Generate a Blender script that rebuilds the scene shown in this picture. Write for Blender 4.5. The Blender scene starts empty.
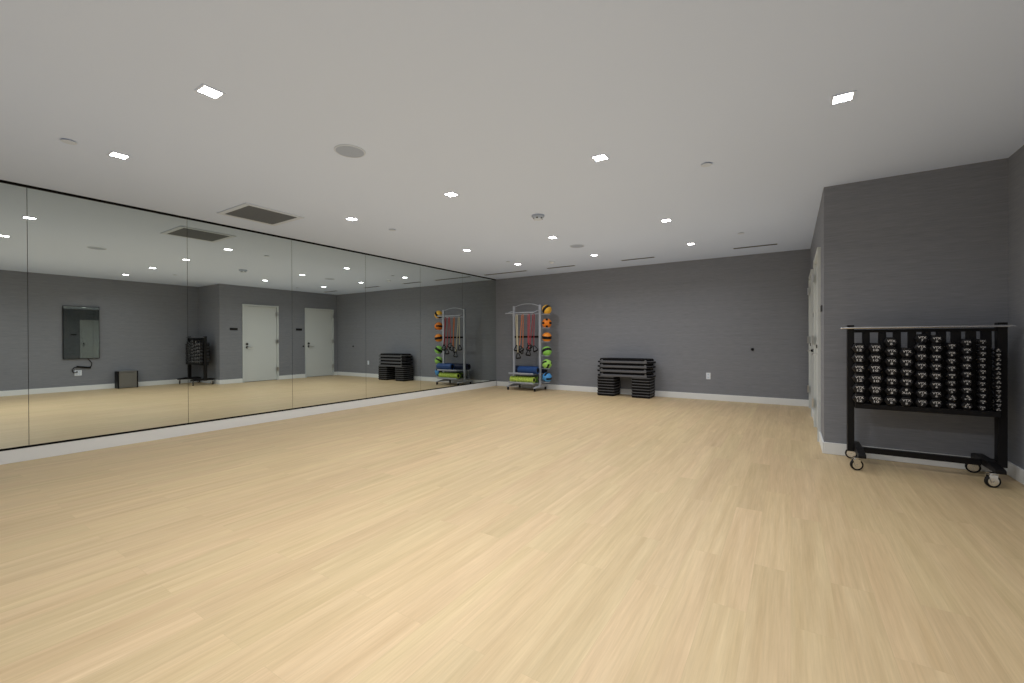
import bpy, bmesh, math, random
from mathutils import Vector, Matrix
random.seed(7)
PI = math.pi
SC = bpy.context.scene
COL = SC.collection

# ------------------------------------------------------------------ measures
XM, YB, XS, XR, YF, H = -6.031, 8.580, 0.273, 1.497, 5.169, 2.594
YR = -4.2                      # wall behind the viewer
CAM_H = 1.12

# ------------------------------------------------------------------ materials
def nt(name):
    m = bpy.data.materials.new(name); m.use_nodes = True
    t = m.node_tree; return m, t, t.nodes['Principled BSDF']

def plain(name, col, rough=.5, metal=0., spec=.5, bump=0., bscale=200.):
    m, t, b = nt(name)
    b.inputs['Base Color'].default_value = (*col, 1)
    b.inputs['Roughness'].default_value = rough
    b.inputs['Metallic'].default_value = metal
    b.inputs['Specular IOR Level'].default_value = spec
    n = t.nodes.new('ShaderNodeTexNoise'); n.inputs['Scale'].default_value = bscale
    c = t.nodes.new('ShaderNodeTexCoord'); t.links.new(c.outputs['Object'], n.inputs['Vector'])
    r = t.nodes.new('ShaderNodeMapRange')
    r.inputs['To Min'].default_value = max(0., rough - .06); r.inputs['To Max'].default_value = min(1., rough + .06)
    t.links.new(n.outputs['Fac'], r.inputs['Value']); t.links.new(r.outputs['Result'], b.inputs['Roughness'])
    if bump:
        bp = t.nodes.new('ShaderNodeBump'); bp.inputs['Strength'].default_value = bump; bp.inputs['Distance'].default_value = .002
        t.links.new(n.outputs['Fac'], bp.inputs['Height']); t.links.new(bp.outputs['Normal'], b.inputs['Normal'])
    return m

def polished(name, col):
    # clear, even reflection; a very faint large-scale tint change keeps it from looking synthetic
    m, t, b = nt(name)
    b.inputs['Metallic'].default_value = 1; b.inputs['Roughness'].default_value = 0
    n = t.nodes.new('ShaderNodeTexNoise'); n.inputs['Scale'].default_value = .6
    g = t.nodes.new('ShaderNodeNewGeometry'); t.links.new(g.outputs['Position'], n.inputs['Vector'])
    x = t.nodes.new('ShaderNodeMix'); x.data_type = 'RGBA'; t.links.new(n.outputs['Fac'], x.inputs['Factor'])
    x.inputs['A'].default_value = (*[c*.985 for c in col], 1); x.inputs['B'].default_value = (*[min(1, c*1.015) for c in col], 1)
    t.links.new(x.outputs['Result'], b.inputs['Base Color'])
    return m

def srgb(r, g, b):
    f = lambda v: (v/255/12.92 if v/255 <= .04045 else ((v/255+.055)/1.055)**2.4)
    return f(r), f(g), f(b)

def mat_floor():
    m, t, b = nt('oak_planks'); N, L = t.nodes, t.links
    g = N.new('ShaderNodeNewGeometry'); s = N.new('ShaderNodeSeparateXYZ'); L.new(g.outputs['Position'], s.inputs[0])
    c = N.new('ShaderNodeCombineXYZ'); L.new(s.outputs['Y'], c.inputs['X']); L.new(s.outputs['X'], c.inputs['Y'])
    br = N.new('ShaderNodeTexBrick'); L.new(c.outputs[0], br.inputs['Vector'])
    br.offset = .37; br.offset_frequency = 2; br.squash = 1
    br.inputs['Scale'].default_value = 1; br.inputs['Brick Width'].default_value = 1.22; br.inputs['Row Height'].default_value = .152
    br.inputs['Mortar Size'].default_value = .0008; br.inputs['Mortar Smooth'].default_value = .3; br.inputs['Bias'].default_value = 0
    br.inputs['Color1'].default_value = (0, 0, 0, 1); br.inputs['Color2'].default_value = (1, 1, 1, 1); br.inputs['Mortar'].default_value = (.42, .42, .42, 1)
    # plank-by-plank shift of the grain
    mul = N.new('ShaderNodeVectorMath'); mul.operation = 'SCALE'; mul.inputs['Scale'].default_value = 7.3
    L.new(br.outputs['Color'], mul.inputs[0])
    add = N.new('ShaderNodeVectorMath'); add.operation = 'ADD'; L.new(c.outputs[0], add.inputs[0]); L.new(mul.outputs[0], add.inputs[1])
    def grain(sx, sy, det, rough):
        mp = N.new('ShaderNodeMapping'); mp.inputs['Scale'].default_value = (sx, sy, 1); L.new(add.outputs[0], mp.inputs['Vector'])
        n = N.new('ShaderNodeTexNoise'); n.inputs['Scale'].default_value = 1; n.inputs['Detail'].default_value = det; n.inputs['Roughness'].default_value = rough
        L.new(mp.outputs[0], n.inputs['Vector']); return n
    n1, n2 = grain(1.1, 22, 5, .6), grain(5, 130, 3, .6)
    r1 = N.new('ShaderNodeValToRGB'); e = r1.color_ramp.elements
    e[0].position = .28; e[0].color = (*FLOOR_A, 1); e[1].position = .74; e[1].color = (*FLOOR_B, 1)
    L.new(n1.outputs['Fac'], r1.inputs['Fac'])
    mr = N.new('ShaderNodeMapRange'); mr.inputs['From Min'].default_value = .3; mr.inputs['From Max'].default_value = .7
    mr.inputs['To Min'].default_value = .92; mr.inputs['To Max'].default_value = 1.05; L.new(n2.outputs['Fac'], mr.inputs['Value'])
    mb = N.new('ShaderNodeMapRange'); mb.inputs['To Min'].default_value = .965; mb.inputs['To Max'].default_value = 1.035; L.new(br.outputs['Color'], mb.inputs['Value'])
    mm = N.new('ShaderNodeMath'); mm.operation = 'MULTIPLY'; L.new(mr.outputs[0], mm.inputs[0]); L.new(mb.outputs[0], mm.inputs[1])
    mo = N.new('ShaderNodeMapRange'); mo.inputs['To Min'].default_value = 1; mo.inputs['To Max'].default_value = .9; L.new(br.outputs['Fac'], mo.inputs['Value'])
    m2 = N.new('ShaderNodeMath'); m2.operation = 'MULTIPLY'; L.new(mm.outputs[0], m2.inputs[0]); L.new(mo.outputs[0], m2.inputs[1])
    mx = N.new('ShaderNodeMix'); mx.data_type = 'RGBA'; mx.blend_type = 'MULTIPLY'; mx.inputs['Factor'].default_value = 1
    L.new(r1.outputs['Color'], mx.inputs['A']); L.new(m2.outputs[0], mx.inputs['B'])
    # slight pink / yellow drift from plank to plank
    n3 = grain(.25, 3.1, 1, .5); hv = N.new('ShaderNodeValToRGB'); h = hv.color_ramp.elements
    h[0].position = .35; h[0].color = (1, .975, .955, 1); h[1].position = .65; h[1].color = (.985, 1, .945, 1); L.new(n3.outputs['Fac'], hv.inputs['Fac'])
    mh = N.new('ShaderNodeMix'); mh.data_type = 'RGBA'; mh.blend_type = 'MULTIPLY'; mh.inputs['Factor'].default_value = 1
    L.new(mx.outputs['Result'], mh.inputs['A']); L.new(hv.outputs['Color'], mh.inputs['B'])
    L.new(mh.outputs['Result'], b.inputs['Base Color'])
    b.inputs['Roughness'].default_value = .46; b.inputs['Specular IOR Level'].default_value = .6
    bp = N.new('ShaderNodeBump'); bp.inputs['Strength'].default_value = .12; bp.inputs['Distance'].default_value = .001
    L.new(n2.outputs['Fac'], bp.inputs['Height']); L.new(bp.outputs['Normal'], b.inputs['Normal'])
    return m

def mat_wall():
    m, t, b = nt('grasscloth_wallpaper'); N, L = t.nodes, t.links
    g = N.new('ShaderNodeNewGeometry'); s = N.new('ShaderNodeSeparateXYZ'); L.new(g.outputs['Position'], s.inputs[0])
    a = N.new('ShaderNodeMath'); a.operation = 'ADD'; L.new(s.outputs['X'], a.inputs[0]); L.new(s.outputs['Y'], a.inputs[1])
    c = N.new('ShaderNodeCombineXYZ'); L.new(a.outputs[0], c.inputs['X']); L.new(s.outputs['Z'], c.inputs['Z'])
    def nz(sx, sz, det):
        mp = N.new('ShaderNodeMapping'); mp.inputs['Scale'].default_value = (sx, 1, sz); L.new(c.outputs[0], mp.inputs['Vector'])
        n = N.new('ShaderNodeTexNoise'); n.inputs['Scale'].default_value = 1; n.inputs['Detail'].default_value = det
        L.new(mp.outputs[0], n.inputs['Vector']); return n
    n1, n2 = nz(7, 170, 4), nz(.8, 30, 2)
    ad = N.new('ShaderNodeMath'); ad.operation = 'MULTIPLY_ADD'; ad.inputs[1].default_value = .35
    L.new(n2.outputs['Fac'], ad.inputs[0]); L.new(n1.outputs['Fac'], ad.inputs[2])
    r = N.new('ShaderNodeValToRGB'); e = r.color_ramp.elements
    e[0].position = .45; e[0].color = (*WALL_A, 1); e[1].position = .92; e[1].color = (*WALL_B, 1)
    L.new(ad.outputs[0], r.inputs['Fac']); L.new(r.outputs['Color'], b.inputs['Base Color'])
    b.inputs['Roughness'].default_value = .62; b.inputs['Specular IOR Level'].default_value = .35
    bp = N.new('ShaderNodeBump'); bp.inputs['Strength'].default_value = .25; bp.inputs['Distance'].default_value = .002
    L.new(n1.outputs['Fac'], bp.inputs['Height']); L.new(bp.outputs['Normal'], b.inputs['Normal'])
    return m

def emis(name, col, k):
    m, t, b = nt(name)
    b.inputs['Base Color'].default_value = (.9, .9, .9, 1)
    b.inputs['Emission Color'].default_value = (*col, 1); b.inputs['Emission Strength'].default_value = k
    return m

FLOOR_A, FLOOR_B = srgb(193, 168, 130), srgb(214, 191, 154)
WALL_A, WALL_B = srgb(120, 123, 130), srgb(137, 140, 147)
M = dict(
    floor=mat_floor(), wall=mat_wall(),
    ceiling=plain('ceiling_paint', srgb(206, 219, 241), .9, bump=.1, bscale=60),
    base=plain('baseboard_paint', srgb(228, 231, 232), .45),
    mirror=polished('mirror_silver', (.715, .76, .74)),
    channel=plain('black_channel', (.003, .003, .003), .6, spec=.1),
    seam=plain('mirror_seam', (.02, .022, .02), .5),
    door=plain('door_paint', srgb(203, 208, 208), .45),
    steel=plain('satin_steel', (.62, .63, .64), .3, 1.0),
    chrome=plain('chrome', (.78, .79, .81), .22, 1.0),
    silver=plain('silver_powder_coat', srgb(178, 184, 195), .38, .15),
    black=plain('black_powder_coat', (.008, .008, .009), .45, spec=.22),
    dark=plain('dark_metal', (.03, .03, .032), .4),
    rubber=plain('black_rubber', (.008, .008, .009), .5, spec=.25, bump=.2),
    rubber_blue=plain('black_rubber_sheen', (.010, .010, .012), .38, spec=.3),
    white=plain('white_print', (.62, .62, .62), .5),
    whiteplastic=plain('white_plastic', srgb(224, 230, 238), .4),
    ceilplastic=plain('ceiling_plastic', srgb(198, 208, 222), .6),
    grille=plain('speaker_grille', srgb(164, 176, 196), .7, bump=.5, bscale=900),
    ventdark=plain('vent_core', srgb(110, 116, 124), .8),
    slot=plain('slot_dark', (.045, .045, .046), .8),
    lens=emis('led_lens', (1, .98, .95), 22),
    trim=plain('trim_white', srgb(208, 220, 238), .5),
    glassblack=polished('dark_display_glass', (.42, .43, .435)),
    sign=plain('sign_black', (.006, .006, .006), .4),
    stain=plain('brushed_stainless', srgb(122, 121, 118), .38, .35),
    deck=plain('step_platform_grey', srgb(90, 90, 93), .45),
    mat=plain('step_tread_black', (.005, .005, .006), .8, spec=.15, bump=.3),
    riser=plain('riser_black', (.004, .004, .005), .55, spec=.15),
    riseredge=plain('riser_lip', srgb(84, 84, 86), .45, spec=.3),
    blue=plain('blue_foam', srgb(30, 68, 124), .5),
    navy=plain('navy_foam', srgb(18, 30, 58), .55),
    lime=plain('lime_foam', srgb(182, 206, 92), .55),
    green2=plain('dark_green_foam', srgb(86, 120, 44), .6),
    cream=plain('cream_tube', srgb(214, 204, 172), .4),
    orange=plain('orange_tube', srgb(206, 120, 70), .4),
    pink=plain('pink_tube', srgb(186, 66, 76), .4),
    red=plain('red_tube', srgb(150, 46, 56), .4),
    b_yellow=plain('ball_yellow', srgb(238, 182, 62), .5, bump=.2),
    b_orange=plain('ball_orange', srgb(232, 128, 30), .5, bump=.2),
    b_amber=plain('ball_amber', srgb(236, 142, 42), .5, bump=.2),
    b_green=plain('ball_green', srgb(140, 206, 92), .5, bump=.2),
    b_lime=plain('ball_lime', srgb(158, 210, 100), .5, bump=.2),
    b_blue=plain('ball_blue', srgb(74, 150, 214), .5, bump=.2),
)

# ------------------------------------------------------------------ mesh helpers
class MB:
    def __init__(s): s.bm = bmesh.new()
    def box(s, x0, x1, y0, y1, z0, z1, bev=0., seg=2, mtx=None, mi=0):
        b = bmesh.new()
        bmesh.ops.create_cube(b, size=1)
        bmesh.ops.transform(b, matrix=Matrix.Translation(((x0+x1)/2, (y0+y1)/2, (z0+z1)/2)) @ Matrix.Diagonal((abs(x1-x0), abs(y1-y0), abs(z1-z0), 1)), verts=b.verts)
        if bev: bmesh.ops.bevel(b, geom=b.edges[:], offset=bev, segments=seg, affect='EDGES', profile=.5)
        return s._join(b, mtx, mi)
    def _join(s, b, mtx=None, mi=0):
        if mtx is not None: bmesh.ops.transform(b, matrix=mtx, verts=b.verts)
        for f in b.faces: f.material_index = mi
        me = bpy.data.meshes.new('tmp'); b.to_mesh(me); b.free()
        s.bm.from_mesh(me); bpy.data.meshes.remove(me); return s
    def lathe(s, prof, axis='Z', loc=(0, 0, 0), n=32, mi=0, mtx=None):
        """prof: list of (radius, height)"""
        b = bmesh.new(); rings = []
        for r, z in prof:
            if r < 1e-6: rings.append([b.verts.new((0, 0, z))])
            else: rings.append([b.verts.new((r*math.cos(2*PI*k/n), r*math.sin(2*PI*k/n), z)) for k in range(n)])
        for A, B in zip(rings, rings[1:]):
            for k in range(n):
                a0, a1 = A[k % len(A)], A[(k+1) % len(A)]; b0, b1 = B[k % len(B)], B[(k+1) % len(B)]
                vs = []
                for v in (a0, a1, b1, b0):
                    if v not in vs: vs.append(v)
                if len(vs) > 2: b.faces.new(vs)
        R = {'Z': Matrix.Identity(4), 'X': Matrix.Rotation(PI/2, 4, 'Y'), 'Y': Matrix.Rotation(-PI/2, 4, 'X')}[axis]
        T = Matrix.Translation(loc) @ R
        if mtx is not None: T = mtx @ T
        return s._join(b, T, mi)
    def cyl(s, p0, p1, r, n=16, bev=0., mi=0):
        p0, p1 = Vector(p0), Vector(p1); d = p1-p0; L = d.length
        e = bev
        prof = [(0, 0), (r-e, 0), (r, e), (r, L-e), (r-e, L), (0, L)] if e else [(0, 0), (r, 0), (r, L), (0, L)]
        T = Matrix.Translation(p0) @ d.to_track_quat('Z', 'Y').to_matrix().to_4x4()
        return s.lathe(prof, n=n, mi=mi, mtx=T)
    def prism(s, pts, a0, a1, plane='XZ', bev=0., mi=0, mtx=None):
        """2-D outline extruded along the third axis"""
        b = bmesh.new()
        def P(u, v, w): return {'XZ': (u, w, v), 'XY': (u, v, w), 'YZ': (w, u, v)}[plane]
        A = [b.verts.new(P(u, v, a0)) for u, v in pts]; B = [b.verts.new(P(u, v, a1)) for u, v in pts]
        b.faces.new(A); b.faces.new(B)
        for k in range(len(pts)): b.faces.new((A[k], A[(k+1) % len(A)], B[(k+1) % len(A)], B[k]))
        bmesh.ops.recalc_face_normals(b, faces=b.faces)
        if bev: bmesh.ops.bevel(b, geom=b.edges[:], offset=bev, segments=2, affect='EDGES', profile=.5)
        return s._join(b, mtx, mi)
    def loft(s, rings, mi=0, cap=True):
        b = bmesh.new(); R = [[b.verts.new(p) for p in r] for r in rings]; n = len(R[0])
        for A, B in zip(R, R[1:]):
            for k in range(n): b.faces.new((A[k], A[(k+1) % n], B[(k+1) % n], B[k]))
        if cap: b.faces.new(R[0]); b.faces.new(R[-1])
        bmesh.ops.recalc_face_normals(b, faces=b.faces)
        return s._join(b, None, mi)
    def tube(s, pts, r, n=10, closed=False, mi=0):
        pts = [Vector(p) for p in pts]; N = len(pts); rings = []
        prev = None
        for i in range(N):
            if closed: d = pts[(i+1) % N]-pts[i-1]
            else: d = pts[min(i+1, N-1)]-pts[max(i-1, 0)]
            d.normalize()
            u = prev - d*prev.dot(d) if prev is not None else d.orthogonal()
            if u.length < 1e-5: u = d.orthogonal()
            u.normalize(); prev = u; v = d.cross(u)
            rings.append([pts[i] + r*(math.cos(2*PI*k/n)*u + math.sin(2*PI*k/n)*v) for k in range(n)])
        if closed: rings.append(rings[0])
        return s.loft(rings, mi, not closed)
    def torus(s, loc, R, r, axis='Z', n=28, m=10, arc=2*PI, a0=0, mi=0):
        full = arc > 6.28
        k = n if full else n+1
        pts = []
        for i in range(k):
            a = a0 + arc*i/n; c, q = R*math.cos(a), R*math.sin(a)
            pts.append(Vector(loc) + Vector({'Z': (c, q, 0), 'Y': (c, 0, q), 'X': (0, c, q)}[axis]))
        return s.tube(pts, r, m, full, mi)
    def obj(s, name, mats, parent=None, smooth=False, loc=None):
        me = bpy.data.meshes.new(name)
        bmesh.ops.recalc_face_normals(s.bm, faces=s.bm.faces)
        s.bm.to_mesh(me); s.bm.free()
        for m in (mats if isinstance(mats, (list, tuple)) else [mats]): me.materials.append(m)
        if smooth:
            for p in me.polygons: p.use_smooth = True
            try: me.set_sharp_from_angle(angle=math.radians(35))
            except Exception: pass
        o = bpy.data.objects.new(name, me); COL.objects.link(o)
        if parent is not None: o.parent = parent
        if loc is not None: o.location = loc
        return o

def thing(name, label, cat, loc=(0, 0, 0), group=None, kind=None):
    o = bpy.data.objects.new(name, None); COL.objects.link(o); o.location = loc; o.empty_display_size = .05
    if kind: o['kind'] = kind
    if label: o['label'] = label
    if cat: o['category'] = cat
    if group: o['group'] = group
    return o
def tag(o, label, cat, group=None):
    o['label'] = label; o['category'] = cat
    if group: o['group'] = group
    return o
def struct(name, mb, mat, parent=None):
    o = mb.obj(name, mat, parent); o['kind'] = 'structure'; return o
def dup(root, loc, label=None, group=None, rot=None):
    r = root.copy(); COL.objects.link(r); r.location = loc
    if rot is not None: r.rotation_euler = rot
    if label: r['label'] = label
    if group: r['group'] = group
    for ch in list(root.children):
        c = ch.copy(); COL.objects.link(c); c.parent = r
        for g in list(ch.children):
            d = g.copy(); COL.objects.link(d); d.parent = c
    return r
ORD = ['first', 'second', 'third', 'fourth', 'fifth', 'sixth', 'seventh', 'eighth', 'ninth', 'tenth', 'eleventh', 'twelfth', 'thirteenth', 'fourteenth']

# ------------------------------------------------------------------ room shell
T = .15
struct('floor', MB().box(XM-T, XR+T, YR-T, YB+T, -.1, 0), M['floor'])
struct('ceiling', MB().box(XM-T, XR+T, YR-T, YB+T, H, H+.1), M['ceiling'])
struct('wall_left', MB().box(XM-T, XM-.012, YR, YB, 0, H), M['wall'])
struct('wall_back', MB().box(XM-T, XR+T, YB, YB+T, 0, H), M['wall'])
struct('wall_right', MB().box(XR, XR+T, YR, YF, 0, H), M['wall'])
struct('wall_rear', MB().box(XM-T, XR+T, YR-T, YR, 0, H), M['wall'])
# solid block that carries the two doors: cut round the door openings
DOORS = [(5.712, 6.678), (7.482, 8.450)]
DH = 2.11
wb = MB(); w0 = XS+.16
ys = [YF, DOORS[0][0], DOORS[0][1], DOORS[1][0], DOORS[1][1], YB]
for k in (0, 2, 4): wb.box(XS, w0, ys[k], ys[k+1], 0, H)
for k in (1, 3): wb.box(XS, w0, ys[k], ys[k+1], DH, H)
struct('wall_side', wb, M['wall'])
struct('wall_front', MB().box(w0, XR+T, YF, YF+T, 0, H), M['wall'])

BH, BT = .112, .014
def baseboard(name, segs):
    mb = MB()
    for (x0, x1, y0, y1) in segs: mb.box(x0, x1, y0, y1, 0, BH, .003, 1)
    struct(name, mb, M['base'])
baseboard('baseboard_back', [(XM+.02, XS, YB-BT, YB)])
baseboard('baseboard_side', [(XS-BT, XS, YF-BT, DOORS[0][0]), (XS-BT, XS, DOORS[0][1], DOORS[1][0]), (XS-BT, XS, DOORS[1][1], YB-BT)])
baseboard('baseboard_front', [(XS, XR-BT, YF-BT, YF)])
baseboard('baseboard_right', [(XR-BT, XR, YR, YF)])
baseboard('baseboard_rear', [(XM+.02, XR-BT, YR, YR+BT)])
struct('baseboard_left', MB().box(XM-.012, XM+.005, YR, YB, 0, .124, .002, 1), M['base'])
struct('trim_1', MB().box(XM-.012, XM+.008, YR, YB, .124, .142, .001, 1), M['channel'])
struct('trim_2', MB().box(XM-.012, XM+.012, YR, YB, 2.572, H, .001, 1), M['channel'])

# ------------------------------------------------------------------ mirror wall: separate panels
PW = 1.2785
names = ['nearest the back corner, beside the equipment tower', 'second from the back corner', 'third from the back corner',
         'fourth from the back corner', 'fifth from the back corner', 'sixth from the back corner', 'seventh from the back corner, cut by the photo edge', 'eighth from the back corner']
for k in range(8):
    y1 = YB - PW*k - .002; y0 = YB - PW*(k+1) + .002
    mb = MB().box(XM-.006, XM, y0, y1, .142, 2.572)
    o = mb.obj('mirror_panel', M['mirror'])
    tag(o, 'tall frameless mirror panel, ' + names[k], 'mirror', 'mirror panels along the left wall')
# dark joint line behind the panel gaps
struct('trim_3', MB().box(XM-.012, XM-.0065, YR, YB, .142, 2.572), M['seam'])

# ------------------------------------------------------------------ doors
def door(n, y0, y1):
    d = thing('door_%d' % n, None, None, (XS, y0, 0), kind='structure'); W = y1-y0; f = .045
    fr = MB()
    fr.prism([(0, 0), (f, 0), (f, DH-f), (W-f, DH-f), (W-f, 0), (W, 0), (W, DH), (0, DH)], -.028, .12, 'YZ')
    fr.obj('door_frame', M['door'], d)
    lf = MB().box(.0, .04, f+.006, W-f-.006, .012, DH-f-.006, .002, 1)
    leaf = lf.obj('door_leaf', M['door'], d)
    ly = f+.075                                       # latch side is the near side
    RX = Matrix.Rotation(-PI/2, 4, 'Y')
    lv = MB()
    lv.cyl((-.010, ly, .945), (-.062, ly, .945), .011)
    lv.tube([(-.056, ly-.008, .945), (-.062, ly+.01, .945), (-.064, ly+.05, .945), (-.062, ly+.125, .943)], .011)
    lv.obj('door_lever', M['steel'], leaf, True)
    MB().lathe([(0, 0), (.033, 0), (.033, .007), (.028, .012), (0, .012)], mtx=Matrix.Translation((0, ly, .945)) @ RX, n=24).obj('lever_rose', M['dark'], leaf, True)
    db = MB()
    db.lathe([(0, 0), (.032, 0), (.032, .010), (.027, .018), (0, .018)], mtx=Matrix.Translation((0, ly, 1.032)) @ RX, n=24)
    db.box(-.036, -.017, ly-.005, ly+.005, 1.012, 1.052, .002, 1)
    db.obj('deadbolt', M['dark'], leaf, True)
    for z in (.31, 1.10, 1.88):
        hb = MB()
        hb.cyl((-.038, W-f-.002, z-.057), (-.038, W-f-.002, z+.057), .0085, 14, .002)
        hb.box(-.036, -.0275, W-f-.034, W-f+.034, z-.055, z+.055, .001, 1)
        hb.obj('hinge', M['steel'], d, True)
door(1, *DOORS[0]); door(2, *DOORS[1])
# dark void behind the doors
struct('trim_4', MB().box(w0, w0+.02, YF+T, YB, 0, H), M['wall'])

# signs beside the doors
for (y0, y1, z), lab in (((5.41, 5.60, 1.432), 'small black room sign beside the door nearer the dumbbell rack'), ((7.20, 7.39, 1.452), 'small black room sign between the two grey doors')):
    s = thing('room_sign', lab, 'sign', (XS, (y0+y1)/2, z), 'room signs beside the doors')
    MB().box(-.008, 0, -.095, .095, -.032, .032, .003, 2).obj('sign_plate', M['sign'], s)
# wall bumpers
def bumper(loc, nrm, label):
    s = thing('door_stop', label, 'door stop', loc, 'round wall door stops')
    R = Vector(nrm).to_track_quat('Z', 'Y').to_matrix().to_4x4()
    MB().lathe([(0, 0), (.026, 0), (.026, .004), (.018, .012), (0, .012)], mtx=R, n=24).obj('mounting_disc', M['dark'], s, True)
    MB().lathe([(0, .0121), (.017, .0121), (.019, .02), (.015, .032), (0, .034)], mtx=R, n=24).obj('bumper', M['rubber'], s, True)
bumper((-.56, YB, .936), (0, -1, 0), 'small dark round door stop on the grey back wall')
bumper((XS, 7.43, .95), (-1, 0, 0), 'small dark round door stop on the wall between the two doors')

# ------------------------------------------------------------------ ceiling fittings
def downlight(x, y, label, lit=60.):
    t = thing('downlight', label, 'ceiling light', (x, y, H), 'square recessed downlights')
    return t
t0 = thing('downlight', '', 'ceiling light', (0, 0, H), 'square recessed downlights')
fr = MB(); a, b_ = .060, .047
for (x0, x1, y0, y1) in ((-a, a, -a, -b_), (-a, a, b_, a), (-a, -b_, -b_, b_), (b_, a, -b_, b_)): fr.box(x0, x1, y0, y1, -.004, 0)
fr.obj('trim_frame', M['trim'], t0)
MB().box(-b_, b_, -b_, b_, -.002, 0).obj('lens', M['lens'], t0)
L_POWER = 8.8
ld = bpy.data.lights.new('downlight_lamp', 'AREA'); ld.shape = 'SQUARE'; ld.size = .09; ld.energy = L_POWER; ld.color = (.98, .985, 1.0); ld.spread = math.radians(150)
lo = bpy.data.objects.new('lamp', ld); COL.objects.link(lo); lo.parent = t0; lo.location = (0, 0, -.008)
XL = [-4.463, -2.878, -1.293, .270]
cname = ['column nearest the mirror', 'second column from the mirror', 'third column from the mirror', 'column on the right']
rows = [(1.165, 'nearest row', (.6, .9, 3.2, .7)), (3.315, 'second row', (.8, .8, 1.0, .65)), (5.52, 'third row', (.85, .85, .85)), (7.09, 'farthest row', (.85, .85, .8))]
first = True
for y, rn, kp in rows:
    for i, x in enumerate(XL):
        if i == 3 and y > 4: continue
        lamp_data = ld.copy(); lamp_data.energy = L_POWER*kp[i]
        lab = 'square recessed white ceiling downlight, %s, %s' % (rn, cname[i])
        if first: q_ = t0; t0.location = (x, y, H); t0['label'] = lab; first = False
        else: q_ = dup(t0, (x, y, H), lab)
        for ch in q_.children:
            if ch.type == 'LIGHT': ch.data = lamp_data

for (x, y), lab in (((-2.874, 2.122), 'round grey flush ceiling speaker near the return grille'), ((-2.82, 6.239), 'round grey flush ceiling speaker toward the back wall')):
    s = thing('ceiling_speaker', lab, 'speaker', (x, y, H), 'flush ceiling speakers')
    MB().lathe([(.104, 0), (.116, 0), (.116, -.004), (.112, -.007), (.104, -.007)], n=48).obj('rim', M['ceilplastic'], s, True)
    MB().lathe([(0, -.006), (.104, -.006), (.104, 0), (0, 0)], n=48).obj('grille', M['grille'], s)
SPR = [((-4.447, .88), 'flat round sprinkler cover above the near mirror panels'), ((-.592, 3.932), 'flat round sprinkler cover on the right half of the ceiling'),
       ((-4.443, 3.932), 'flat round sprinkler cover close to the mirror midway down the room'), ((-4.455, 6.735), 'flat round sprinkler cover near the back left corner of the ceiling'),
       ((-.578, 6.755), 'flat round sprinkler cover in front of the right-hand slot diffuser')]
for (x, y), lab in SPR:
    s = thing('sprinkler_cover', lab, 'sprinkler', (x, y, H), 'concealed sprinkler covers')
    MB().lathe([(0, 0), (.030, 0), (.030, -.006), (0, -.006)], n=32).obj('collar', M['grille'], s, True)
    MB().lathe([(0, -.006), (.043, -.006), (.044, -.008), (.042, -.010), (0, -.0105)], n=40).obj('cover_plate', M['ceilplastic'], s, True)
s = thing('smoke_detector', 'white round smoke detector with dark sensor openings at mid ceiling', 'smoke detector', (-2.513, 4.448, H))
MB().lathe([(0, 0), (.075, 0), (.078, -.012), (.072, -.020), (0, -.020)], n=40).obj('base_plate', M['grille'], s, True)
MB().lathe([(0, -.020), (.056, -.020), (.054, -.040), (.040, -.052), (.018, -.058), (0, -.058)], n=40).obj('sensor_head', M['ceilplastic'], s, True)
for k in range(6):
    a = k*PI/3 + .3; MB().box(-.009, .009, .047, .056, -.044, -.030, mtx=Matrix.Rotation(a, 4, 'Z')).obj('sensor_opening', M['slot'], s)
s = thing('ceiling_sensor', 'small white domed sensor on the ceiling toward the back wall', 'sensor', (-3.775, 7.21, H))
MB().lathe([(0, 0), (.055, 0), (.055, -.010), (.046, -.014), (0, -.014)], n=32).obj('base_plate', M['ceilplastic'], s, True)
MB().lathe([(0, -.014), (.034, -.014), (.032, -.026), (.020, -.036), (0, -.040)], n=32).obj('dome', M['whiteplastic'], s, True)

# return grille
gx0, gx1, gy0, gy1 = -5.535, -4.865, 2.30, 2.955
s = thing('return_grille', 'square dark return air grille in the ceiling beside the mirror', 'vent', ((gx0+gx1)/2, (gy0+gy1)/2, H))
hx, hy = (gx1-gx0)/2, (gy1-gy0)/2; q = .052
mb = MB()
for (x0, x1, y0, y1) in ((-hx, hx, -hy, -hy+q), (-hx, hx, hy-q, hy), (-hx, -hx+q, -hy+q, hy-q), (hx-q, hx, -hy+q, hy-q)): mb.box(x0, x1, y0, y1, -.010, 0)
mb.obj('grille_frame', M['ceilplastic'], s)
mb = MB().box(-hx+q, hx-q, -hy+q, hy-q, -.0015, 0)
mb.obj('backing', M['slot'], s)
mb = MB(); n = 44
for k in range(n):
    u = -hy+q + (k+.5)*(2*hy-2*q)/n
    mb.box(-hx+q, hx-q, u-.0042, u+.0042, -.008, -.002)
for k in range(4):
    u = -hx+q + (k+.5)*(2*hx-2*q)/4; mb.box(u-.002, u+.002, -hy+q, hy-q, -.007, -.003)
mb.obj('slats', M['ventdark'], s)

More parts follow.
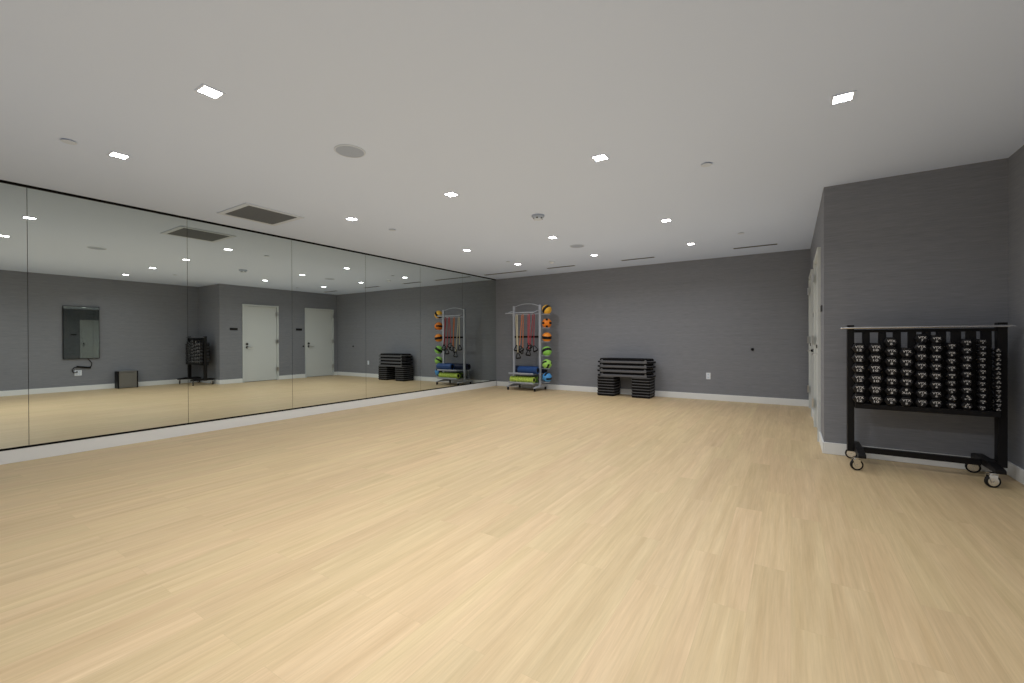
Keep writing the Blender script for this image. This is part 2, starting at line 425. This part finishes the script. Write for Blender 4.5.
SL = [(-5.84, -4.707, 'longest slot air diffuser in the ceiling, in the corner by the mirror'), (-4.232, -3.589, 'slot air diffuser in the ceiling, second from the mirror'),
      (-2.658, -2.038, 'slot air diffuser in the ceiling above the step platforms'), (-.788, -.162, 'slot air diffuser in the ceiling nearest the doors')]
for x0, x1, lab in SL:
    s = thing('slot_diffuser', lab, 'vent', ((x0+x1)/2, 7.85, H), 'linear slot diffusers'); w = (x1-x0)/2
    mb = MB()
    for (a0, a1, c0, c1) in ((-w, w, -.052, -.043), (-w, w, .043, .052), (-w, -w+.01, -.043, .043), (w-.01, w, -.043, .043)): mb.box(a0, a1, c0, c1, -.003, 0)
    mb.obj('frame', M['ceilplastic'], s)
    MB().box(-w+.01, w-.01, -.0428, .0428, -.0024, 0).obj('slot_backing', M['slot'], s)
    for c0 in (-.015, .015): MB().box(-w+.01, w-.01, c0-.0025, c0+.0025, -.0032, -.0025).obj('slot_blade', M['dark'], s)

# ------------------------------------------------------------------ outlets
def outlet(loc, rz, label, gangs=(0,)):
    s = thing('wall_outlet', label, 'outlet', loc, 'white wall outlets'); s.rotation_euler = (0, 0, rz)
    g = max(abs(v) for v in gangs)
    MB().box(-.037-g, .037+g, -.006, 0, -.06, .06, .003, 2).obj('cover_plate', M['whiteplastic'], s)
    for z, gx in [(z, gx) for z in (-.026, .026) for gx in gangs]:
        mb = MB().prism([(gx-.016, z-.014), (gx+.016, z-.014), (gx+.016, z+.014), (gx-.016, z+.014)], -.0085, -.006, 'XZ')
        so = mb.obj('socket', M['trim'], s)
        mb = MB()
        mb.box(gx-.008, gx-.006, -.0088, -.0084, z-.002, z+.008); mb.box(gx+.006, gx+.008, -.0088, -.0084, z-.002, z+.008); mb.box(gx-.002, gx+.002, -.0088, -.0084, z-.010, z-.006)
        mb.obj('slots', M['slot'], so)
    return s
outlet((-1.269, YB, .440), 0, 'white electrical outlet low on the grey back wall')
outlet((XR, 2.80, .405), -PI/2, 'white electrical outlet below the wall display, seen in the mirror', (-.023, .023))

# ------------------------------------------------------------------ wall display + cable, in view through the mirror
s = thing('wall_display', 'tall dark glossy wall display with thin black frame, seen in the mirror', 'screen', (XR, 2.857, 1.322))
hw, hh = .302, .595
MB().box(-.038, 0, -hw, hw, -hh, hh, .006, 2).obj('housing', M['black'], s)
MB().box(-.0395, -.0382, -hw+.010, hw-.010, -hh+.010, hh-.010).obj('screen_glass', M['glassblack'], s)
s = thing('power_adapter', 'black power adapter with cable hanging under the wall display', 'adapter', (XR, 2.90, .53))
MB().box(-.034, -.002, -.13, .11, -.020, .020, .006, 2, mtx=Matrix.Rotation(-.16, 4, 'X')).obj('adapter_body', M['black'], s)
mb = MB()
mb.tube([(-.018, .085, -.005), (-.02, .12, .03), (-.02, .125, .09), (-.018, .09, .15), (-.016, .05, .205)], .008)
mb.obj('display_cable', M['black'], s, True)
mb = MB()
mb.tube([(-.018, -.12, .01), (-.02, -.17, .0), (-.022, -.20, -.05), (-.024, -.185, -.11), (-.03, -.15, -.115), (-.03, -.135, -.099)], .008)
mb.obj('outlet_cable', M['black'], s, True)
MB().box(-.034, -.0092, -.136, -.110, -.112, -.086, .004, 2).obj('plug', M['black'], s)

# waste bin
s = thing('waste_bin', 'rectangular stainless steel waste bin with black sides, seen in the mirror', 'bin', (1.365, 3.61, 0))
MB().box(-.115, .115, -.190, -.165, 0, .405, .006, 2).obj('side_panel', M['black'], s)
MB().box(-.115, .115, .165, .190, 0, .405, .006, 2).obj('side_panel', M['black'], s)
MB().box(-.112, .108, -.165, .165, .012, .372, .004, 2).obj('body', M['stain'], s)
MB().prism([(-.122, .378), (-.122, .402), (-.10, .410), (.112, .410), (.112, .378)], -.165, .165, 'XZ', .002, mtx=None).obj('lid', M['stain'], s)

# ------------------------------------------------------------------ dumbbell rack
RY = 4.91
rk = thing('dumbbell_rack', 'black rolling dumbbell rack on casters against the grey wall', 'rack', (.91, RY, 0))
X = lambda x: x-.91
for x0, x1 in ((.428, .477), (1.357, 1.411)):
    MB().box(X(x0), X(x1), -.035, .035, .108, 1.240, .003, 2).obj('post', M['black'], rk)
MB().cyl((X(.378), -.052, 1.212), (X(1.448), -.052, 1.212), .0095, 16, .002).obj('top_rod', M['chrome'], rk, True)
MB().box(X(.4772), X(1.3568), -.018, .018, 1.172, 1.198, .002, 1).obj('top_rail', M['black'], rk)
BARS = [(.535, .587), (.645, .697), (.742, .793), (.838, .890), (.927, .981), (1.013, 1.072), (1.101, 1.159), (1.187, 1.245), (1.272, 1.330)]
for x0, x1 in BARS: MB().box(X(x0), X(x1), -.016, .016, .549, 1.172, .002, 1).obj('divider', M['black'], rk)
MB().box(X(.4772), X(1.3568), -.095, .095, .505, .549, .003, 2).obj('tray', M['black'], rk)
MB().box(X(.5302), X(1.2718), -.022, .022, .104, .152, .003, 2).obj('stretcher', M['black'], rk)
for xa, xb in ((X(.4772), X(.530)), (X(1.272), X(1.330))):
    MB().prism([(-.300, .112), (.225, .112), (.225, .150), (.16, .166), (-.12, .166), (-.29, .144), (-.300, .136)], xa, xb, 'YZ', .003).obj('foot', M['black'], rk)
    for yy in (-.262, .165):
        xm = (xa+xb)/2 + (-.034 if yy < 0 else -.030); rot = PI/2 + (.3 if yy < 0 else -.15)
        c = thing('caster', None, None); c.parent = rk; c.location = (xm, yy, 0); c.rotation_euler = (0, 0, rot)
        mb = MB()
        mb.box(-.026, .026, -.024, .024, .106, .1118, .001, 1)
        mb.lathe([(0, .096), (.018, .096), (.020, .101), (.018, .106), (0, .106)], n=20)
        for sx in (-1, 1):
            mb.prism([(-.012, .036), (.012, .036), (.030, .082), (.030, .097), (-.022, .097), (-.022, .082)], sx*.0175-.0015, sx*.0175+.0015, 'YZ')
        mb.box(-.019, .019, -.022, .030, .094, .0975)
        mb.cyl((-.023, 0, .047), (.023, 0, .047), .007, 12)
        mb.obj('fork', M['chrome'], c, True)
        MB().lathe([(.034, -.0125), (.0435, -.0125), (.047, -.008), (.047, .008), (.0435, .0125), (.034, .0125)], axis='X', loc=(0, 0, .047), n=36).obj('tyre', M['rubber'], c, True)
        MB().lathe([(0, -.010), (.012, -.0135), (.030, -.0115), (.034, -.0115), (.034, .0115), (.030, .0115), (.012, .0135), (0, .010)], axis='X', loc=(0, 0, .047), n=32).obj('hub', M['chrome'], c, True)

MB().box(X(1.3302), X(1.3568), -.03, .03, .115, .160, .002, 1).obj('bracket', M['black'], rk)
# lettering meshes
def text_mesh(txt, w, h, name):
    cu = bpy.data.curves.new(name, 'FONT'); cu.body = txt; cu.align_x = 'CENTER'; cu.align_y = 'CENTER'; cu.size = 1; cu.offset = .022; cu.extrude = 0; cu.resolution_u = 2
    o = bpy.data.objects.new(name, cu); COL.objects.link(o)
    dg = bpy.context.evaluated_depsgraph_get(); me = bpy.data.meshes.new_from_object(o.evaluated_get(dg))
    bpy.data.objects.remove(o)
    xs = [v.co.x for v in me.vertices]; ys_ = [v.co.y for v in me.vertices]
    cx, cy = (min(xs)+max(xs))/2, (min(ys_)+max(ys_))/2
    sx, sy = w/(max(xs)-min(xs)), h/(max(ys_)-min(ys_))
    return [((v.co.x-cx)*sx, (v.co.y-cy)*sy) for v in me.vertices], [tuple(p.vertices) for p in me.polygons]
def marking(num, af, name):
    vs, fs = [], []
    k = af/.088; k = max(k, .42)
    for txt, w, h, dz in (('VTX', .060*k, .021*k, .010*k), (str(num), (.036 if num > 9 else .017)*k, .020*k, -.018*k)):
        v, f = text_mesh(txt, w, h, 'lettering'); n0 = len(vs)
        vs += [(x, 0, y+dz) for x, y in v]; fs += [tuple(i+n0 for i in p) for p in f]
    me = bpy.data.meshes.new(name); me.from_pydata(vs, [], fs); me.materials.append(M['white']); return me
COLS = [  # slot centre, weight, z of top and bottom centres, how many, half length
    (.506, 12, 1.036, 6, .112), (.616, 10, 1.037, 6, .112), (.7185, 8, 1.088, 7, .108), (.815, 8, 1.0, 6, .108), (.9085, 7, 1.117, 8, .104),
    (.997, 6, 1.110, 8, .104), (1.0865, 5, 1.054, 9, .102), (1.173, 4, 1.083, 9, .102), (1.2585, 3, 1.090, 12, .100), (1.3435, 2, 1.022, 14, .098)]
def hexring(R, y, sc=1., ang=0): return [(R*sc*math.cos(k*PI/3+ang), y, R*sc*math.sin(k*PI/3+ang)) for k in range(6)]
NC = len(COLS)
colname = ['leftmost column', 'second column from left', 'third column from left', 'fourth column from left', 'fifth column from left', 'fifth column from right', 'fourth column from right', 'third column from right', 'second column from right', 'rightmost column']
ROLL = {(3, 1): PI, (6, 1): .35, (7, 0): -.5, (7, 1): .5}
for ci, (cx, num, ztop, n, hl) in enumerate(COLS):
    tray = .549
    pitch = (ztop - tray)/(n - .5); af = pitch*.985
    af = pitch*.965
    if ci == 9: af = pitch*.88
    if ci == 8: af = pitch*.94
    R = af/math.sqrt(3)
    head = .072 if ci < 4 else .064 if ci < 8 else .052
    proto = thing('dumbbell', '', 'dumbbell', (0, 0, 0), 'black hex dumbbells on the rack')
    for sg in (-1, 1):
        y0, y1 = sg*(hl-head), sg*hl
        e = min(.008, af*.12)*sg
        MB().loft([hexring(R, y0, .80), hexring(R, y0+e, 1), hexring(R, y1-e, 1), hexring(R, y1, .82)]).obj('hex_head', M['rubber_blue'], proto)
    hr = .0125 if ci < 6 else .0105 if ci < 8 else .0092
    MB().lathe([(0, -(hl-head)), (hr*.9, -(hl-head)), (hr, -.02), (hr*1.08, 0), (hr, .02), (hr*.9, hl-head), (0, hl-head)], axis='Y', n=16).obj('handle', M['steel'], proto, True)
    mk = bpy.data.objects.new('weight_marking', marking(num, af, 'weight_marking')); COL.objects.link(mk); mk.parent = proto; mk.location = (0, -hl-.0006, 0)
    for k in range(n):
        z = tray + (k+.5)*pitch - (pitch-af)/2*0
        jit = random.uniform(-.003, .003) if ci < 6 else random.uniform(-.002, .002)
        roll = ROLL.get((ci, k), random.uniform(-.02, .02))
        if ci == 9: roll = random.choice([PI/3, -PI/3, 0, PI/3, -PI/3, 2*PI/3]) + random.uniform(-.05, .05)
        if ci < 9 and abs(roll) > .2 and abs(roll) < 3: roll = math.copysign(PI/3, roll)
        pos = 'bottom' if k == 0 else 'top' if k == n-1 else (ORD[k] + ' from the bottom')
        lab = '%s black hex dumbbell of the rack\'s %s' % (pos, colname[ci]) if k in (0, n-1) else 'black hex dumbbell, %s in the rack\'s %s' % (pos, colname[ci])
        if k == 0:
            o = proto; o.location = (cx+jit, RY, z); o.rotation_euler = (0, roll, 0); o['label'] = lab
        else: dup(proto, (cx+jit, RY + random.uniform(-.003, .003), z), lab, rot=(0, roll, 0))

# ------------------------------------------------------------------ aerobic step platforms
def rect_ring(x0, x1, y0, y1, c, z):
    return [(x0+c, y0, z), (x1-c, y0, z), (x1, y0+c, z), (x1, y1-c, z), (x1-c, y1, z), (x0+c, y1, z), (x0, y1-c, z), (x0, y0+c, z)]
SX0, SX1, SY0, SY1 = -3.276, -2.192, 8.145, 8.548
RZ = .0552; NR = 7
def riser_proto():
    t = thing('step_riser', '', 'step riser', (0, 0, 0), 'stacked step risers'); w, d = .181, .198
    MB().loft([rect_ring(-w+.012, w-.012, -d+.012, d-.012, .02, 0), rect_ring(-w+.005, w-.005, -d+.005, d-.005, .02, RZ*.74)]).obj('riser_body', M['riser'], t)
    MB().loft([rect_ring(-w, w, -d, d, .02, RZ*.74), rect_ring(-w, w, -d, d, .02, RZ*.90), rect_ring(-w+.006, w-.006, -d+.006, d-.006, .02, RZ*.995)]).obj('riser_lip', M['riseredge'], t)
    return t
rp = riser_proto(); first = True
for sx, sn in ((-3.086, 'left'), (-2.394, 'right')):
    for k in range(NR):
        pos = 'bottom' if k == 0 else 'top' if k == NR-1 else ORD[k] + ' from the floor'
        lab = 'square black step riser, %s in the %s stack under the platforms' % (pos, sn)
        jx, jy = random.uniform(-.003, .003), random.uniform(-.003, .003)
        loc = (sx+jx, (SY0+SY1)/2+jy, k*RZ)
        if first: rp.location = loc; rp['label'] = lab; first = False
        else: dup(rp, loc, lab)
DZ = .0895
dk = thing('step_platform', '', 'step platform', (0, 0, 0), 'stacked step platforms')
w, d = (SX1-SX0)/2, (SY1-SY0)/2
MB().loft([rect_ring(-w+.01, w-.01, -d+.01, d-.01, .075, 0), rect_ring(-w, w, -d, d, .08, .006), rect_ring(-w+.004, w-.004, -d+.003, d-.003, .08, .034), rect_ring(-w+.028, w-.028, -d+.022, d-.022, .085, .046)]).obj('platform_body', M['deck'], dk)
MB().loft([rect_ring(-w+.030, w-.030, -d+.024, d-.024, .085, .0462), rect_ring(-w+.034, w-.034, -d+.028, d-.028, .085, DZ-.008), rect_ring(-w+.042, w-.042, -d+.036, d-.036, .085, DZ-.001)]).obj('tread', M['mat'], dk)
mb = MB()
for sx in (-1, 1):
    for sy in (-1, 1):
        x = sx*(w-.112); y = sy*(d-.016)
        mb.prism([(x-.03, .0345), (x+.03, .0345), (x+.012, .068), (x-.012, .068)], y-.008, y+.008, 'XZ', .002)
mb.obj('end_brace', M['deck'], dk)
for sx in (-1, 1):
    pts = [(w-.082, -d-.0015), (w+.0015, -d+.080), (w+.0015, d-.080), (w-.082, d+.0015)]
    MB().prism([(sx*x, y) for x, y in pts], .005, .036, 'XY', .001).obj('end_cap', M['riser'], dk)
for k, lab in enumerate(('lowest grey step platform, resting on the two riser stacks', 'second grey step platform from the bottom of the pile', 'third grey step platform from the bottom of the pile', 'topmost grey step platform with black tread')):
    loc = ((SX0+SX1)/2 + (.004, -.004, .002, .006)[k], (SY0+SY1)/2, NR*RZ + k*DZ)
    if k == 0: dk.location = loc; dk['label'] = lab
    else: dup(dk, loc, lab)

# ------------------------------------------------------------------ equipment tower
TX0, TX1, TYm, TY0, TY1 = -5.305, -4.619, 8.25, 7.975, 8.53
tw = thing('equipment_tower', 'silver rolling equipment tower with shelves and ball holders by the mirror corner', 'rack', ((TX0+TX1)/2, TYm, 0))
cx = (TX0+TX1)/2; hw = (TX1-TX0)/2
for sx in (-1, 1):
    MB().box(sx*hw-(.020 if sx < 0 else .028), sx*hw+(.028 if sx < 0 else .024), -.020, .020, .075, 1.885, .006, 2).obj('post', M['silver'], tw)
    MB().prism([(TY0-TYm, .070), (TY1-TYm, .070), (TY1-TYm, .085), (.05, .115), (-.05, .115), (TY0-TYm, .085)], sx*hw-.025, sx*hw+.025, 'YZ', .003).obj('foot', M['silver'], tw)
    for yy in (TY0-TYm+.03, TY1-TYm-.04):
        c = thing('caster', None, None); c.parent = tw; c.location = (sx*hw, yy, 0)
        mb = MB().box(-.02, .02, -.02, .02, .060, .069)
        for q in (-1, 1): mb.box(q*.017-.002, q*.017+.002, -.012, .014, .024, .062)
        mb.obj('fork', M['dark'], c)
        MB().lathe([(0, -.012), (.026, -.012), (.030, -.008), (.030, .008), (.026, .012), (0, .012)], axis='X', loc=(0, 0, .030), n=24).obj('wheel', M['rubber'], c, True)
mb = MB(); pts = []
for k in range(17):
    u = -1 + 2*k/16; pts.append((u*(hw-.02), 0, 1.862 + .062*(1-u*u)))
mb.tube(pts, .007); mb.obj('top_arch', M['silver'], tw, True)
# front hanging bar and its arms
MB().cyl((-5.37-cx, -.245, 1.712), (-4.635-cx, -.245, 1.712), .012, 14, .002).obj('hanging_bar', M['silver'], tw, True)
for sx in (-1, 1):
    MB().tube([(sx*hw, -.015, 1.765), (sx*hw, -.12, 1.755), (sx*hw*.99, -.245, 1.716)], .008).obj('bar_arm', M['silver'], tw, True)
MB().box(-hw+.029, hw-.029, -.012, .012, 1.163, 1.207, .002, 1).obj('cross_bar', M['black'], tw)
MB().cyl((-hw+.029, 0, 1.690), (hw-.029, 0, 1.690), .008, 12).obj('hook_rail', M['silver'], tw, True)
BX = [-5.185, -5.030, -4.868, -4.745]
for x in BX:
    MB().tube([(x-cx, -.006, 1.690), (x-cx, -.04, 1.672), (x-cx, -.085, 1.668), (x-cx, -.098, 1.69)], .006).obj('hook', M['silver'], tw, True)
def shelf(z):
    mb = MB()
    mb.box(-hw+.029, hw-.029, TY0-TYm+.0, .20, z-.010, z, .002, 1)
    mb.box(-hw-.05, hw+.05, .055, .20, z-.010, z, .002, 1)
    mb.box(-hw+.029, hw-.029, TY0-TYm, TY0-TYm+.012, z-.016, z+.022, .002, 1)
    mb.obj('shelf', M['silver'], tw)
shelf(.372); shelf(.170)
MB().box(-hw+.029, hw-.029, .200, .212, .150, .480, .002, 1).obj('shelf_back', M['silver'], tw)
BZ = [1.774, 1.476, 1.173, .868, .590, .297]
bxc = -4.452
for z in BZ:
    mb = MB()
    mb.torus((bxc-cx, 0, z-.101), .066, .006, 'Z', 28, 8)
    mb.cyl((hw+.027, 0, z-.101), (bxc-cx-.070, 0, z-.101), .007, 10)
    mb.obj('ball_holder', M['silver'], tw, True)

# medicine balls
def ball(name_mat, cross, rot, z, lab):
    b = bmesh.new(); bmesh.ops.create_uvsphere(b, u_segments=96, v_segments=72, radius=.105)
    for f in b.faces:
        c = f.calc_center_median().normalized()
        if cross: f.material_index = 1 if ((abs(c.x) < .23 or abs(c.z) < .23) and max(abs(c.x), abs(c.z)) > .5) else 0
        else: f.material_index = 1 if abs(c.z) < .29 else 0
        f.smooth = True
    me = bpy.data.meshes.new('ball'); b.to_mesh(me); b.free()
    me.materials.append(M[name_mat]); me.materials.append(M['rubber'])
    o = bpy.data.objects.new('medicine_ball', me); COL.objects.link(o); o.location = (bxc, TYm, z)
    o.rotation_euler = rot.to_euler()
    tag(o, lab, 'ball', 'medicine balls on the tower')
vF, vR, vU = Vector((.475, -.88, -.0)), Vector((.88, .475, 0)), Vector((0, 0, 1))   # toward the room, its right, up
def mixv(f, r, u): return (vF*f + vR*r + vU*u).normalized()
def ringrot(n): return n.to_track_quat('Z', 'Y').to_matrix()
def hubrot(d, roll=0):
    y = -d; z = (vU - y*vU.dot(y)).normalized(); x = y.cross(z)
    m = Matrix((x, y, z)).transposed()
    return m @ Matrix.Rotation(roll, 3, 'Y')
ball('b_yellow', False, ringrot(mixv(.45, .62, -.62)), BZ[0], 'yellow and black medicine ball, topmost on the tower')
ball('b_orange', True, hubrot(mixv(1, 0, .05)), BZ[1], 'orange medicine ball with four black patches, second from the top')
ball('b_amber', False, ringrot(mixv(.18, .04, 1)), BZ[2], 'orange medicine ball with one level black stripe, third from the top')
ball('b_green', False, ringrot(mixv(.48, .22, -.85)), BZ[3], 'green and black medicine ball below the orange balls')
ball('b_lime', True, hubrot(mixv(.72, .45, .5), .3), BZ[4], 'light green medicine ball just above the blue ball')
ball('b_blue', True, hubrot(mixv(.75, -.6, -.1), .25), BZ[5], 'blue and black medicine ball, lowest on the tower')

# resistance bands with handles
def band(x, mat, ha, hb, lab):
    """ha, hb: (x offset, height, y offset, tilt) of the two handles"""
    t = thing('resistance_band', lab, 'resistance band', (x, TYm-.07, 1.683), 'resistance bands hanging on the tower')
    def side(h, sx):
        X0, Z0, Y0 = h[0], h[1]-1.683, h[2]
        return [(sx*.018, 0, -.04), (sx*.018 + (X0-sx*.018)*.15, Y0*.15, Z0*.25), (sx*.018 + (X0-sx*.018)*.6, Y0*.6, Z0*.65), (X0, Y0, Z0)]
    pts = side(ha, -1)[::-1]
    for k in range(9):
        a = PI - PI*k/8; pts.append((.018*math.cos(a), 0, -.016+.018*math.sin(a)))
    pts += side(hb, 1)
    MB().tube(pts, .009, 8).obj('tube', M[mat], t, True)
    for h4 in (ha, hb):
        h = MB()
        Rm = Matrix.Translation((h4[0], h4[2], h4[1]-1.683)) @ Matrix.Rotation(h4[3], 4, 'Y')
        tri = [(0, 0, 0), (-.02, 0, -.022), (-.062, 0, -.118), (-.055, 0, -.128), (.055, 0, -.128), (.062, 0, -.118), (.02, 0, -.022)]
        h.tube([Rm @ Vector(p) for p in tri], .010, 8, True)
        h.cyl(Rm @ Vector((-.052, 0, -.128)), Rm @ Vector((.052, 0, -.128)), .017, 12, .003)
        h.obj('handle', M['rubber'], t, True)
band(BX[0], 'cream', (-.005, 1.00, .018, .15), (.06, .835, -.045, -.1), 'cream resistance band with black handles, hanging nearest the left post')
band(BX[1], 'orange', (-.025, .99, -.085, -.45), (.012, .945, -.008, .5), 'orange resistance band with black handles, second from the left post')
band(BX[2], 'pink', (-.035, 1.05, .025, -.5), (.03, .905, -.055, .1), 'pink resistance band with black handles, beside the orange band')
band(BX[3], 'red', (-.03, 1.01, -.105, .35), (.012, .99, -.015, -.45), 'dark red resistance band with black handles, hanging nearest the balls')

# foam rollers
def roller(x0, x1, y, z, r, mat, cap, lab, bumps=False):
    L = x1-x0; t = thing('foam_roller', lab, 'foam roller', ((x0+x1)/2, y, z))
    t['group'] = 'foam rollers on the tower shelves'
    prof = [(r*.62, -L/2), (r-.006, -L/2), (r, -L/2+.006)]
    if bumps:
        n = 8
        for k in range(n):
            a = -L/2+.02 + (L-.04)*k/n; s_ = (L-.04)/n
            prof += [(r, a+.008), (r, a+s_*.58), (r-.014, a+s_*.68), (r-.014, a+s_*.96)]
    prof += [(r, L/2-.006), (r-.006, L/2), (r*.62, L/2)]
    MB().lathe(prof, axis='X', n=36).obj('foam', M[mat], t, True)
    MB().lathe([(0, -L/2+.002), (r*.619, -L/2+.002), (r*.619, L/2-.002), (0, L/2-.002)], axis='X', n=28).obj('core', M[cap], t, True)
roller(-5.060, -4.585, 8.085, .373+.082, .082, 'blue', 'rubber', 'blue foam roller lying at the front of the upper shelf')
roller(-5.262, -4.668, 8.064, .171+.070, .070, 'lime', 'rubber', 'lime green grooved foam roller on the lower shelf front', True)
roller(-5.235, -4.66, 8.245, .171+.068, .068, 'green2', 'rubber', 'dark green foam roller behind the lime one on the lower shelf')
roller(-5.35, -4.54, 8.362, .373+.078, .078, 'navy', 'rubber', 'navy foam roller behind the blue one on the upper shelf')

# ------------------------------------------------------------------ camera
cam = bpy.data.cameras.new('camera'); co = bpy.data.objects.new('camera', cam); COL.objects.link(co)
cam.sensor_width = 36; cam.lens = 429.078/1024*36; cam.clip_start = .05; cam.clip_end = 60
r_, u_, f_ = Vector((.838713, .54456, -.003949)), Vector((.001119, .00553, .999984)), Vector((-.544573, .838704, -.004029))
mtx = Matrix(((r_.x, u_.x, -f_.x, 0), (r_.y, u_.y, -f_.y, 0), (r_.z, u_.z, -f_.z, CAM_H), (0, 0, 0, 1)))
co.matrix_world = mtx
SC.camera = co

# ------------------------------------------------------------------ world and view
wd = bpy.data.worlds.new('world'); SC.world = wd; wd.use_nodes = True
wd.node_tree.nodes['Background'].inputs['Color'].default_value = (.8, .85, 1, 1); wd.node_tree.nodes['Background'].inputs['Strength'].default_value = .02
SC.view_settings.view_transform = 'Standard'; SC.view_settings.look = 'None'; SC.view_settings.exposure = 0
SC.cycles.max_bounces = 12; SC.cycles.diffuse_bounces = 6; SC.cycles.glossy_bounces = 8
SC.cycles.use_fast_gi = True; SC.cycles.fast_gi_method = 'ADD'
wd.light_settings.ao_factor = .175; wd.light_settings.distance = 2.5
SC.cycles.sample_clamp_indirect = 8
